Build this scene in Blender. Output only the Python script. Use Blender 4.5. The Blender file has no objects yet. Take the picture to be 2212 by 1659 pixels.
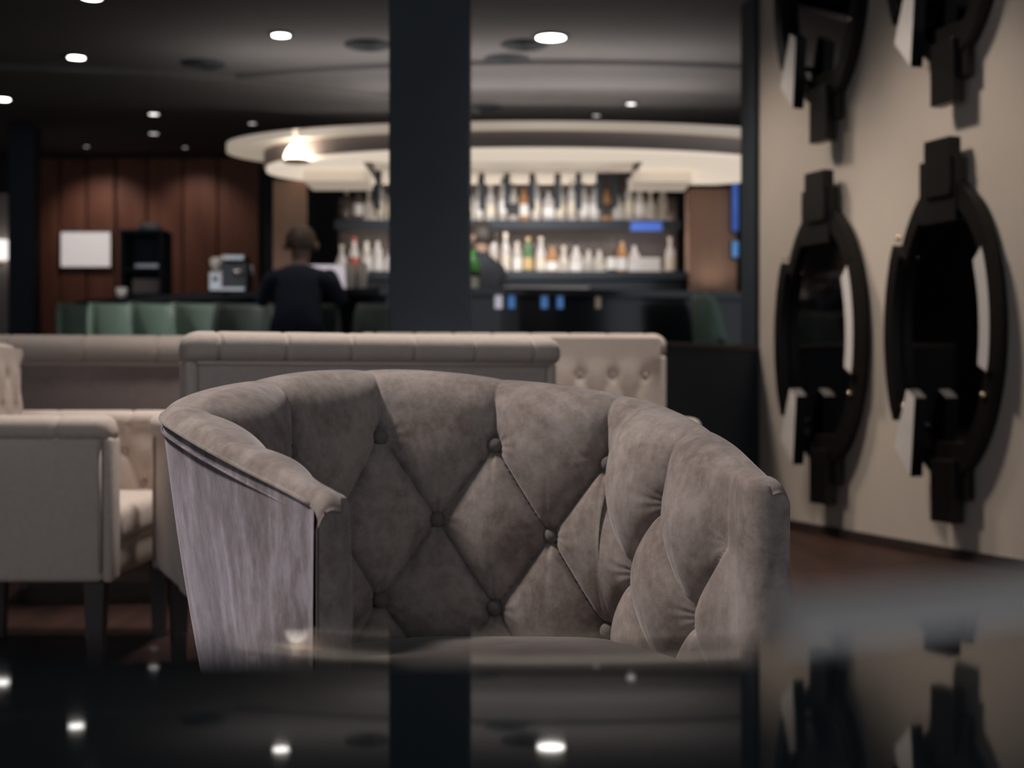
import bpy, bmesh, math, random
from mathutils import Vector, Matrix
random.seed(7)
PI = math.pi
sc = bpy.context.scene
COL = sc.collection

# ------------------------------------------------------------------ camera, world, exposure
F = 3072.0; CAMH = 0.82
cam = bpy.data.cameras.new('camera')
cam.lens = 50.0; cam.sensor_width = 36.0; cam.clip_start = 0.02; cam.clip_end = 60
cam.dof.use_dof = True; cam.dof.focus_distance = 2.15; cam.dof.aperture_fstop = 3.9
co = bpy.data.objects.new('camera', cam); COL.objects.link(co)
co.location = (0, 0, CAMH); co.rotation_euler = (PI/2, 0, 0)
sc.camera = co
w = bpy.data.worlds.new('world'); sc.world = w; w.use_nodes = True
bg = w.node_tree.nodes['Background']
bg.inputs[0].default_value = (0.86, 0.93, 1.02, 1); bg.inputs[1].default_value = 0.72
vs = sc.view_settings
vs.view_transform = 'Standard'; vs.look = 'None'; vs.exposure = 0.0; vs.gamma = 1.0; vs.use_curve_mapping = False

def px(x, y, d):
    """a point at depth d seen in the direction of a photograph pixel"""
    return Vector(((x-1106)/F*d, d, CAMH+(829.5-y)/F*d))

# ------------------------------------------------------------------ materials
MATS = {}
def mat(name, col, rough=.6, metal=0., spec=.5, noise=None, emit=None, sheen=0., sheen_tint=(1,1,1), bump=0., bscale=200., coat=0., scale3=(1,1,1), transl=0.):
    m = bpy.data.materials.new(name); m.use_nodes = True
    nt = m.node_tree; b = nt.nodes['Principled BSDF']
    b.inputs['Base Color'].default_value = (*col, 1); b.inputs['Roughness'].default_value = rough
    b.inputs['Metallic'].default_value = metal; b.inputs['Specular IOR Level'].default_value = spec
    if sheen:
        b.inputs['Sheen Weight'].default_value = sheen; b.inputs['Sheen Roughness'].default_value = .45
        b.inputs['Sheen Tint'].default_value = (*sheen_tint, 1)
    if coat: b.inputs['Coat Weight'].default_value = coat; b.inputs['Coat Roughness'].default_value = .03
    if emit:
        b.inputs['Emission Color'].default_value = (*emit[0], 1); b.inputs['Emission Strength'].default_value = emit[1]
    if noise or bump:
        tc = nt.nodes.new('ShaderNodeTexCoord'); mp = nt.nodes.new('ShaderNodeMapping')
        mp.inputs['Scale'].default_value = scale3
        nt.links.new(tc.outputs['Object'], mp.inputs[0])
    if noise:
        col2, sc_, det, lo, hi = noise
        n = nt.nodes.new('ShaderNodeTexNoise'); n.inputs['Scale'].default_value = sc_; n.inputs['Detail'].default_value = det
        n.inputs['Roughness'].default_value = .62
        nt.links.new(mp.outputs[0], n.inputs['Vector'])
        r = nt.nodes.new('ShaderNodeValToRGB'); r.color_ramp.elements[0].position = lo; r.color_ramp.elements[1].position = hi
        r.color_ramp.elements[0].color = (*col, 1); r.color_ramp.elements[1].color = (*col2, 1)
        nt.links.new(n.outputs['Fac'], r.inputs[0]); nt.links.new(r.outputs[0], b.inputs['Base Color'])
    if bump:
        n2 = nt.nodes.new('ShaderNodeTexNoise'); n2.inputs['Scale'].default_value = bscale; n2.inputs['Detail'].default_value = 4
        nt.links.new(mp.outputs[0], n2.inputs['Vector'])
        bp = nt.nodes.new('ShaderNodeBump'); bp.inputs['Strength'].default_value = bump; bp.inputs['Distance'].default_value = .004
        nt.links.new(n2.outputs['Fac'], bp.inputs['Height']); nt.links.new(bp.outputs[0], b.inputs['Normal'])
    if transl:
        t = nt.nodes.new('ShaderNodeBsdfTranslucent'); t.inputs[0].default_value = (*col, 1)
        mx = nt.nodes.new('ShaderNodeMixShader'); mx.inputs[0].default_value = transl
        out = nt.nodes['Material Output']
        nt.links.new(b.outputs[0], mx.inputs[1]); nt.links.new(t.outputs[0], mx.inputs[2]); nt.links.new(mx.outputs[0], out.inputs[0])
    MATS[name] = m
    return m

def velvet(name, dark, mid, pale, big, fine, stretch, sheen_tint):
    m = mat(name, mid, .85, spec=.12, sheen=.35, sheen_tint=sheen_tint)
    nt = m.node_tree; b = nt.nodes['Principled BSDF']; N_ = nt.nodes.new; L_ = nt.links.new
    tc = N_('ShaderNodeTexCoord'); mp = N_('ShaderNodeMapping'); mp.inputs['Scale'].default_value = stretch; L_(tc.outputs['Object'], mp.inputs[0])
    n1 = N_('ShaderNodeTexNoise'); n1.inputs['Scale'].default_value = big; n1.inputs['Detail'].default_value = 6; n1.inputs['Roughness'].default_value = .65; n1.inputs['Distortion'].default_value = .6
    n2 = N_('ShaderNodeTexNoise'); n2.inputs['Scale'].default_value = fine; n2.inputs['Detail'].default_value = 5; n2.inputs['Roughness'].default_value = .7
    L_(mp.outputs[0], n1.inputs['Vector']); L_(mp.outputs[0], n2.inputs['Vector'])
    ad = N_('ShaderNodeMix'); ad.data_type = 'FLOAT'; ad.inputs[0].default_value = .42
    L_(n1.outputs['Fac'], ad.inputs[2]); L_(n2.outputs['Fac'], ad.inputs[3])
    r = N_('ShaderNodeValToRGB'); e = r.color_ramp.elements
    e[0].position = .40; e[0].color = (*dark, 1); e[1].position = .61; e[1].color = (*pale, 1)
    q = e.new(.50); q.color = (*mid, 1)
    L_(ad.outputs[0], r.inputs[0]); L_(r.outputs[0], b.inputs['Base Color'])
    n3 = N_('ShaderNodeTexNoise'); n3.inputs['Scale'].default_value = 800; n3.inputs['Detail'].default_value = 3; L_(tc.outputs['Object'], n3.inputs['Vector'])
    bp = N_('ShaderNodeBump'); bp.inputs['Strength'].default_value = .22; bp.inputs['Distance'].default_value = .002
    L_(n3.outputs['Fac'], bp.inputs['Height']); L_(bp.outputs[0], b.inputs['Normal'])
velvet('velvet', (.150,.115,.099), (.218,.177,.157), (.295,.246,.224), 7, 46, (1, 1, .8), (.9,.84,.86))
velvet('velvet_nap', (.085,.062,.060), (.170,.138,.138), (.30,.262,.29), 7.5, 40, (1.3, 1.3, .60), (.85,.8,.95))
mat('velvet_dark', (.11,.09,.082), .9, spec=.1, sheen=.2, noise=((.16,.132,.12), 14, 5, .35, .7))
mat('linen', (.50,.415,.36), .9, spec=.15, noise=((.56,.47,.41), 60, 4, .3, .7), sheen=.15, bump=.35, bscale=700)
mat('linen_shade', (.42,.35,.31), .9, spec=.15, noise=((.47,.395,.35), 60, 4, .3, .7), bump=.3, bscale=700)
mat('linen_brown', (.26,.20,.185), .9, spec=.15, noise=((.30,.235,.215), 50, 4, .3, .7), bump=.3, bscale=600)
mat('dark_wood', (.030,.022,.020), .45, noise=((.05,.036,.032), 8, 5, .3, .7), scale3=(6,6,1))
mat('floor_wood', (.020,.010,.008), .55, noise=((.056,.025,.019), 1.6, 8, .3, .72), scale3=(7,1,1), spec=.18)
mat('platform', (.03,.024,.022), .5, noise=((.045,.035,.03), 3, 4, .3, .7))
mat('black', (.031,.041,.053), .6, noise=((.035,.046,.058), 4, 3, .3, .7), spec=.25)
mat('black_gloss', (.020,.022,.026), .14, spec=.5, noise=((.026,.028,.032), 3, 2, .3, .7))
mat('black_soft', (.05,.052,.060), .9, noise=((.065,.067,.075), 20, 3, .3, .7), spec=.1)
mat('plaster', (.56,.50,.44), .85, noise=((.60,.535,.47), 3, 5, .3, .7), bump=.12, bscale=90, spec=.2)
mat('ceiling_dark', (.15,.145,.145), .9, noise=((.165,.158,.157), 1.5, 3, .3, .7), spec=.1)
mat('ceiling_pale', (.25,.235,.23), .9, noise=((.27,.255,.25), 1.2, 3, .3, .7), spec=.1)
mat('wall_dark', (.055,.052,.055), .8, noise=((.065,.060,.062), 2, 3, .3, .7), spec=.15)
mat('panel_wood', (.20,.072,.045), .5, noise=((.32,.125,.078), 2.2, 7, .3, .7), scale3=(5,5,.5), spec=.3)
mat('brown_panel', (.33,.205,.15), .6, noise=((.38,.24,.18), 2, 5, .3, .7), scale3=(5,5,.6), spec=.3)
mat('back_wood', (.036,.026,.023), .6, noise=((.05,.036,.031), 3, 4, .3, .7))
mat('taupe', (.44,.37,.34), .8, noise=((.47,.395,.365), 2, 3, .3, .7))
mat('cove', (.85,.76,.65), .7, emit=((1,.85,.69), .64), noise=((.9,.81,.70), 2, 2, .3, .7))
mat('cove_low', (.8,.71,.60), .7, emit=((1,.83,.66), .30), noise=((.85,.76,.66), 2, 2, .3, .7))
mat('shelf_glow', (.8,.7,.58), .7, emit=((1,.84,.68), .42), noise=((.85,.75,.63), 6, 2, .3, .7))
mat('led', (.9,.85,.8), .5, emit=((1,.9,.8), 26.0), noise=((.92,.87,.82), 2, 1, .3, .7))
mat('lamp_white', (.9,.9,.88), .5, emit=((1,.96,.90), 14.0), noise=((.92,.92,.9), 2, 1, .3, .7))
mat('lamp_dim', (.9,.88,.86), .5, emit=((1,.93,.88), 1.1), noise=((.92,.9,.88), 2, 1, .3, .7))
mat('lamp_mid', (.9,.88,.86), .5, emit=((1,.95,.90), 3.2), noise=((.92,.9,.88), 2, 1, .3, .7))
mat('sconce_glass', (.9,.85,.8), .5, emit=((1,.9,.76), 6.0), noise=((.92,.87,.82), 2, 1, .3, .7))
mat('poster', (.80,.74,.72), .6, emit=((1,.90,.87), .42), noise=((.74,.69,.68), 30, 3, .35, .65))
mat('blue_glow', (.05,.15,.7), .4, emit=((.09,.18,.62), .32), noise=((.06,.17,.72), 5, 1, .3, .7))
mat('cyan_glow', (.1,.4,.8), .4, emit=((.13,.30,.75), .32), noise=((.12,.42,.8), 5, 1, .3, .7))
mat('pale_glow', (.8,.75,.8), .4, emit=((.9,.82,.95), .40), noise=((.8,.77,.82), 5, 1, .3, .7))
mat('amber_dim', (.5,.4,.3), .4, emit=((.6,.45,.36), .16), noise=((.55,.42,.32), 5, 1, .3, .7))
mat('green_glow', (.04,.20,.03), .3, emit=((.06,.5,.05), .06), noise=((.05,.23,.04), 8, 1, .3, .7))
mat('green_leather', (.15,.225,.185), .38, noise=((.185,.265,.22), 9, 4, .3, .7), spec=.5)
mat('green_dark', (.055,.075,.066), .45, noise=((.068,.09,.08), 9, 4, .3, .7), spec=.5)
mat('mirror', (.30,.29,.29), .06, metal=1., noise=((.32,.31,.31), 2, 1, .3, .7))
mat('mirror_frame', (.007,.0065,.0065), .38, spec=.3, noise=((.011,.009,.009), 5, 3, .3, .7))
mat('mirror_pale', (.66,.63,.62), .5, noise=((.72,.69,.68), 6, 3, .3, .7))
mat('brass', (.75,.6,.4), .25, metal=1., noise=((.8,.65,.45), 9, 1, .3, .7))
mat('steel', (.62,.60,.60), .22, metal=1., noise=((.68,.66,.65), 8, 2, .3, .7))
mat('trim_metal', (.84,.80,.78), .45, metal=.25, noise=((.84,.80,.78), 10, 2, .3, .7))
mat('table_black', (.018,.026,.032), .03, spec=.12, noise=((.024,.029,.033), 6, 2, .3, .7))
mat('skin', (.30,.19,.14), .6, noise=((.33,.21,.16), 20, 2, .3, .7))
mat('hair', (.018,.014,.012), .6, noise=((.03,.023,.02), 60, 3, .3, .7))
mat('hair_brown', (.07,.045,.032), .6, noise=((.09,.06,.04), 60, 3, .3, .7))
mat('cloth_black', (.028,.030,.036), .9, noise=((.038,.04,.048), 30, 3, .3, .7), spec=.1)
mat('cloth_navy', (.030,.034,.052), .9, noise=((.04,.045,.066), 30, 3, .3, .7), spec=.1)
mat('white_plastic', (.75,.73,.70), .5, noise=((.8,.78,.75), 12, 2, .3, .7))
GL = {
 'clear': mat('glass_clear', (.72,.69,.64), .05, spec=1.0, transl=.42, noise=((.78,.75,.70), 9, 2, .3, .7)),
 'amber': mat('glass_amber', (.62,.34,.16), .05, spec=1.0, transl=.42, noise=((.68,.38,.18), 9, 2, .3, .7)),
 'green': mat('glass_green', (.16,.34,.16), .05, spec=1.0, transl=.5, noise=((.18,.38,.18), 9, 2, .3, .7)),
 'dark': mat('glass_dark', (.10,.075,.065), .05, spec=1.0, transl=.3, noise=((.12,.09,.075), 9, 2, .3, .7)),
 'white': mat('glass_white', (.86,.84,.84), .2, spec=1.0, transl=.6, noise=((.9,.88,.88), 9, 2, .3, .7)),
 'rose': mat('glass_rose', (.66,.30,.26), .05, spec=1.0, transl=.42, noise=((.7,.34,.3), 9, 2, .3, .7)),
}
LB = {'cream': mat('label_cream', (.75,.68,.56), .6, noise=((.8,.73,.6), 30, 2, .3, .7)),
      'white': mat('label_white', (.82,.81,.80), .6, noise=((.86,.85,.84), 30, 2, .3, .7)),
      'red': mat('label_red', (.5,.08,.05), .6, noise=((.55,.1,.07), 30, 2, .3, .7)),
      'black': mat('label_black', (.03,.03,.03), .6, noise=((.04,.04,.04), 30, 2, .3, .7)),
      'gold': mat('label_gold', (.6,.42,.2), .4, noise=((.65,.46,.23), 30, 2, .3, .7))}

# ------------------------------------------------------------------ mesh helpers
def link(name, me, m=None, parent=None, smooth=False):
    o = bpy.data.objects.new(name, me); COL.objects.link(o)
    if m: me.materials.append(MATS[m] if isinstance(m, str) else m)
    if smooth:
        me.polygons.foreach_set('use_smooth', [True]*len(me.polygons))
    if parent: o.parent = parent
    return o
def raw(name, vs_, fs, m, parent=None, smooth=False, fix=True):
    me = bpy.data.meshes.new(name); me.from_pydata([tuple(v) for v in vs_], [], fs)
    if fix:
        bm = bmesh.new(); bm.from_mesh(me); bmesh.ops.recalc_face_normals(bm, faces=bm.faces); bm.to_mesh(me); bm.free()
    me.update()
    return link(name, me, m, parent, smooth)
def frombm(name, bm, m, parent=None, smooth=False):
    bmesh.ops.recalc_face_normals(bm, faces=bm.faces)
    me = bpy.data.meshes.new(name); bm.to_mesh(me); bm.free()
    return link(name, me, m, parent, smooth)
def bevel(bm, r, seg=2):
    if r > 0: bmesh.ops.bevel(bm, geom=list(bm.edges)+list(bm.verts), offset=r, segments=seg, profile=.5, affect='EDGES', clamp_overlap=True)
def box(name, c, s, m, parent=None, bev=.0, rz=0., seg=2, smooth=False, mtx=None):
    bm = bmesh.new(); bmesh.ops.create_cube(bm, size=1)
    bmesh.ops.scale(bm, vec=s, verts=bm.verts)
    bevel(bm, bev, seg)
    M = Matrix.Translation(c) @ (mtx if mtx else Matrix.Rotation(rz, 4, 'Z'))
    bmesh.ops.transform(bm, matrix=M, verts=bm.verts)
    return frombm(name, bm, m, parent, smooth)
def prism(name, poly, z0, z1, m, parent=None, bev=0., smooth=False, mtx=None):
    bm = bmesh.new()
    b = [bm.verts.new((x, y, z0)) for x, y in poly]; t = [bm.verts.new((x, y, z1)) for x, y in poly]
    n = len(poly); bm.faces.new(b[::-1]); bm.faces.new(t)
    for i in range(n): bm.faces.new((b[i], b[(i+1) % n], t[(i+1) % n], t[i]))
    if bev: bevel(bm, bev, 2)
    if mtx: bmesh.ops.transform(bm, matrix=mtx, verts=bm.verts)
    return frombm(name, bm, m, parent, smooth)
def tube(name, pts, r, m, parent=None, closed=False, seg=8, r2=None):
    pts = [Vector(p) for p in pts]; n = len(pts); V = []; Fc = []
    up = Vector((0, 0, 1))
    for i, p in enumerate(pts):
        a = pts[(i-1) % n] if (closed or i > 0) else p; b = pts[(i+1) % n] if (closed or i < n-1) else p
        t = (b-a).normalized()
        s = t.cross(up)
        if s.length < .2: s = t.cross(Vector((0, 1, 0)))
        s.normalize(); q = s.cross(t)
        rr = r if r2 is None else r+(r2-r)*i/(n-1)
        for k in range(seg):
            A = 2*PI*k/seg; V.append(p+s*math.cos(A)*rr+q*math.sin(A)*rr)
    for i in range(n if closed else n-1):
        for k in range(seg):
            j = (i+1) % n
            Fc.append((i*seg+k, i*seg+(k+1) % seg, j*seg+(k+1) % seg, j*seg+k))
    if not closed:
        Fc.append(tuple(range(seg))[::-1]); Fc.append(tuple((n-1)*seg+k for k in range(seg)))
    return raw(name, V, Fc, m, parent, True)
def lathe(name, prof, m, parent=None, seg=20, c=(0, 0, 0), smooth=True, ring=False):
    V = []; Fc = []; n = len(prof)
    for r, z in prof:
        for k in range(seg):
            A = 2*PI*k/seg; V.append((c[0]+max(r, 1e-4)*math.cos(A), c[1]+max(r, 1e-4)*math.sin(A), c[2]+z))
    for i in range(n if ring else n-1):
        j = (i+1) % n
        for k in range(seg): Fc.append((i*seg+k, i*seg+(k+1) % seg, j*seg+(k+1) % seg, j*seg+k))
    if not ring: Fc.append(tuple(range(seg))[::-1]); Fc.append(tuple((n-1)*seg+k for k in range(seg)))
    return raw(name, V, Fc, m, parent, smooth and not ring)
def grid(name, P, m, parent=None, wrap=False, smooth=True, caps=False):
    n = len(P); k = len(P[0]); V = [q for row in P for q in row]; Fc = []
    for i in range(n-1):
        for j in range(k if wrap else k-1):
            Fc.append((i*k+j, i*k+(j+1) % k, (i+1)*k+(j+1) % k, (i+1)*k+j))
    if caps:
        Fc.append(tuple(range(k))[::-1]); Fc.append(tuple((n-1)*k+j for j in range(k)))
    return raw(name, V, Fc, m, parent, smooth)
def empty(name, loc, rz=0.):
    o = bpy.data.objects.new(name, None); COL.objects.link(o); o.location = loc; o.rotation_euler = (0, 0, rz)
    o.empty_display_size = .05
    return o
def tag(o, label, cat, group=None):
    o['label'] = label; o['category'] = cat
    if group: o['group'] = group
    return o
def struct(o): o['kind'] = 'structure'; return o
def copy_tree(o, parent=None):
    c = o.copy(); COL.objects.link(c); c.parent = parent
    for ch in list(o.children): copy_tree(ch, c)
    return c
def smooth01(x): x = max(0., min(1., x)); return x*x*(3-2*x)
ORD = ['first','second','third','fourth','fifth','sixth','seventh','eighth','ninth','tenth','eleventh','twelfth','thirteenth','fourteenth','fifteenth','sixteenth','seventeenth','eighteenth','nineteenth','twentieth','twenty-first','twenty-second','twenty-third','twenty-fourth','twenty-fifth','twenty-sixth','twenty-seventh','twenty-eighth','twenty-ninth','thirtieth','thirty-first','thirty-second']

# ------------------------------------------------------------------ lights of the room
LOUNGE_Z = 4.05; BAR_Z = 3.10
def spot(name, loc, target, power, col, size=100, blend=.8, rad=.28, parent=None):
    l = bpy.data.lights.new(name, 'SPOT'); l.energy = power; l.color = col; l.spot_size = math.radians(size); l.spot_blend = blend; l.shadow_soft_size = rad
    o = bpy.data.objects.new(name, l); COL.objects.link(o)
    o.location = loc; d = Vector(target)-Vector(loc); o.rotation_euler = d.to_track_quat('-Z', 'Y').to_euler()
    return o
def area(name, loc, target, power, col, sx, sy):
    l = bpy.data.lights.new(name, 'AREA'); l.energy = power; l.color = col; l.shape = 'RECTANGLE'; l.size = sx; l.size_y = sy
    o = bpy.data.objects.new(name, l); COL.objects.link(o)
    o.location = loc; d = Vector(target)-Vector(loc); o.rotation_euler = d.to_track_quat('-Z', 'Y').to_euler()
    return o
WARM = (1.0, .86, .74); NEUT = (1.0, .93, .88); COOL = (.93, .93, 1.0)
# (lamp position in the lounge ceiling, what it points at, power, colour, cone, label)
LOUNGE = [((-2.3, 2.1, LOUNGE_Z-.03), (-.1, 2.25, .6), 1080, NEUT, 38, 'recessed lounge ceiling spotlight high above the left of the velvet chair'),
          ((-.5, 4.35, LOUNGE_Z-.03), (-.5, 4.2, .5), 560, NEUT, 60, 'recessed lounge ceiling spotlight straight above the beige sofas'),
          ((-2.6, 5.2, LOUNGE_Z-.03), (-2.0, 4.7, .5), 150, NEUT, 60, 'recessed lounge ceiling spotlight above the armchair on the left'),
          ((.55, 5.3, LOUNGE_Z-.03), (.5, 5.5, .6), 420, NEUT, 45, 'recessed lounge ceiling spotlight above the sofa facing the camera'),
          ((-.1, 8.1, LOUNGE_Z-.03), (1.7, 7.9, .55), 350, WARM, 58, 'recessed lounge ceiling spotlight washing the far end of the mirror wall'),
          ((.1, 6.6, LOUNGE_Z-.03), (2.2, 6.4, .5), 380, WARM, 60, 'recessed lounge ceiling spotlight washing the near end of the mirror wall')]
for loc, tg, pw, colr, size, lab in LOUNGE:
    fx = empty('ceiling_spotlight', loc); tag(fx, lab, 'ceiling light', 'lounge ceiling spotlights')
    lathe('lamp_ring', [(.05, .0), (.085, .0), (.085, .03), (.05, .03)], 'black', fx, ring=True)
    lathe('lamp_lens', [(.0, .012), (.05, .012), (.05, .02), (.0, .02)], 'lamp_mid', fx)
    spot('spot_beam', Vector(loc)+Vector((0, 0, -.02)), tg, pw, colr, size)

# ------------------------------------------------------------------ the room
WS = .35; WX = 4.411                                   # mirror wall: X = WX - WS*Y
wdir = Vector((-WS, 1, 0)).normalized(); wn = Vector((-wdir.y, wdir.x, 0))   # along (far), out of the wall
def wallp(Y, z=0, off=0): return Vector((WX-WS*Y, Y, z))+wn*off
WROT = math.atan2(-wdir.y, -wdir.x)
struct(raw('floor', [(-7, -3, 0), (6, -3, 0), (6, 8.7, 0), (-7, 8.7, 0), (-7, -3, -.1), (6, -3, -.1), (6, 8.7, -.1), (-7, 8.7, -.1)],
   [(0, 1, 2, 3), (4, 5, 6, 7), (0, 1, 5, 4), (1, 2, 6, 5), (2, 3, 7, 6), (3, 0, 4, 7)], 'floor_wood'))
PLAT = .35
fl2 = struct(box('floor_platform', (-.5, 11.6, PLAT/2-.05), (13, 5.8, PLAT+.1), 'platform'))
a = wallp(8.42); b = wallp(-1)
t = .15
struct(prism('wall_right', [(a.x, a.y), (b.x, b.y), (b.x+t, b.y+t*.33), (a.x+t, a.y+t*.33)], 0, LOUNGE_Z, 'plaster'))
e0 = wallp(8.42, 0, .03); e1 = wallp(8.585, 0, .03)
struct(prism('trim_1', [(e0.x, e0.y), (e1.x, e1.y), (e1.x+.4, e1.y+.14), (e0.x+.4, e0.y+.14)], 0, LOUNGE_Z, 'black', bev=.004))
q0 = wallp(8.40, 0, .022); q1 = wallp(-1, 0, .022); q2 = wallp(-1, 0, -.01); q3 = wallp(8.40, 0, -.01)
struct(prism('baseboard_right', [(q.x, q.y) for q in (q0, q1, q2, q3)], 0, .05, 'dark_wood', bev=.004))
struct(box('wall_left', (-7.05, 5.7, 2), (.1, 17.4, 4.1), 'wall_dark'))
wb = struct(box('wall_back', (-.5, 14.3, 1.8), (13, .1, 3.6), 'wall_dark'))
struct(box('wall_side', (4.6, 11.6, 1.8), (.1, 5.8, 3.6), 'wall_dark'))
struct(box('ceiling_lounge', (-.5, 2.75, LOUNGE_Z+.05), (13, 11.5, .1), 'ceiling_dark'))
# lower ceiling over the bar: dark outside, pale in the middle, with shallow steps
CE0 = 9.05
struct(box('ceiling_bar', (-4.25, 11.4, BAR_Z+.15), (5.5, 6.0, .3), 'ceiling_dark'))
struct(box('ceiling_bar_middle', (.3, 11.4, BAR_Z+.15), (3.6, 6.0, .3), 'ceiling_dark'))
struct(box('ceiling_bar_right', (3.35, 11.4, BAR_Z+.15), (2.5, 6.0, .3), 'ceiling_dark'))
struct(box('trim_bulkhead', (-.5, 8.45, (BAR_Z+LOUNGE_Z)/2+.02), (13, .10, LOUNGE_Z-BAR_Z-.02), 'ceiling_dark', bev=.004))
def arc_strip(name, r0, r1, cx, cy, a0, a1, z0, z1, m, rx=1., ry=1., n=40):
    pts = [(cx+rx*r1*math.cos(A), cy+ry*r1*math.sin(A)) for A in [a0+(a1-a0)*i/n for i in range(n+1)]]
    pts += [(cx+rx*r0*math.cos(A), cy+ry*r0*math.sin(A)) for A in [a1+(a0-a1)*i/n for i in range(n+1)]]
    return prism(name, pts, z0, z1, m)
struct(arc_strip('ceiling_step', 5.2, 6.0, .3, 16.0, math.radians(245), math.radians(290), BAR_Z-.035, BAR_Z+.03, 'ceiling_dark'))
struct(arc_strip('ceiling_step_dark', 3.9, 4.9, -3.9, 15.0, math.radians(200), math.radians(318), BAR_Z-.05, BAR_Z+.02, 'ceiling_dark'))
# reddish wood panels on the far wall, each a panel of its own
for i, (x0, x1) in enumerate([(74, 130), (132, 188), (190, 249), (253, 318), (320, 395), (397, 470), (472, 560)]):
    A = px(x0, 0, 14.22); B = px(x1, 0, 14.22)
    o = box('wood_panel', ((A.x+B.x)/2, 14.22-.004*(i % 2), 1.72), (B.x-A.x-.008, .05, 2.7), 'panel_wood', None, bev=.006)
    o.parent = wb; o.matrix_parent_inverse = Matrix.Identity(4)

# big dark column in front of the bar
cA = px(840, 0, 5.6); cB = px(1013, 0, 5.6)
colm = struct(box('pillar', ((cA.x+cB.x)/2, 5.6+.15, LOUNGE_Z/2), (cB.x-cA.x, .30, LOUNGE_Z), 'black', bev=.006))
# slim dark pillar and pale wall end at the far left
pA = px(18, 0, 12.5); pB = px(72, 0, 12.5)
struct(box('pillar', ((pA.x+pB.x)/2, 12.6, BAR_Z/2), (pB.x-pA.x, .22, BAR_Z), 'black', bev=.006))
pC = px(-60, 0, 12.9); pD = px(19, 0, 12.9)
struct(box('wall_stub', ((pC.x+pD.x)/2, 13.0, 1.45), (pD.x-pC.x, .2, 2.2), 'taupe', bev=.004))

# ------------------------------------------------------------------ tufting
def tuft(u, wv):
    """height 0..1 of buttoned upholstery; buttons at (integer, even row) and (half, odd row); above row 0 plain pleats"""
    f = lambda x: abs(math.sin(PI*x))**.55
    if wv <= 0: return f(u)
    return math.sqrt(f(u+wv/2)*f(u-wv/2))
def button_dist(u, wv, su, sw):
    best = 9
    for r in (math.floor(wv), math.ceil(wv)):
        if r < 0: continue
        ph = .5*(r % 2); k = round(u-ph)+ph
        best = min(best, math.hypot((u-k)*su, (wv-r)*sw))
    return best

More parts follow.
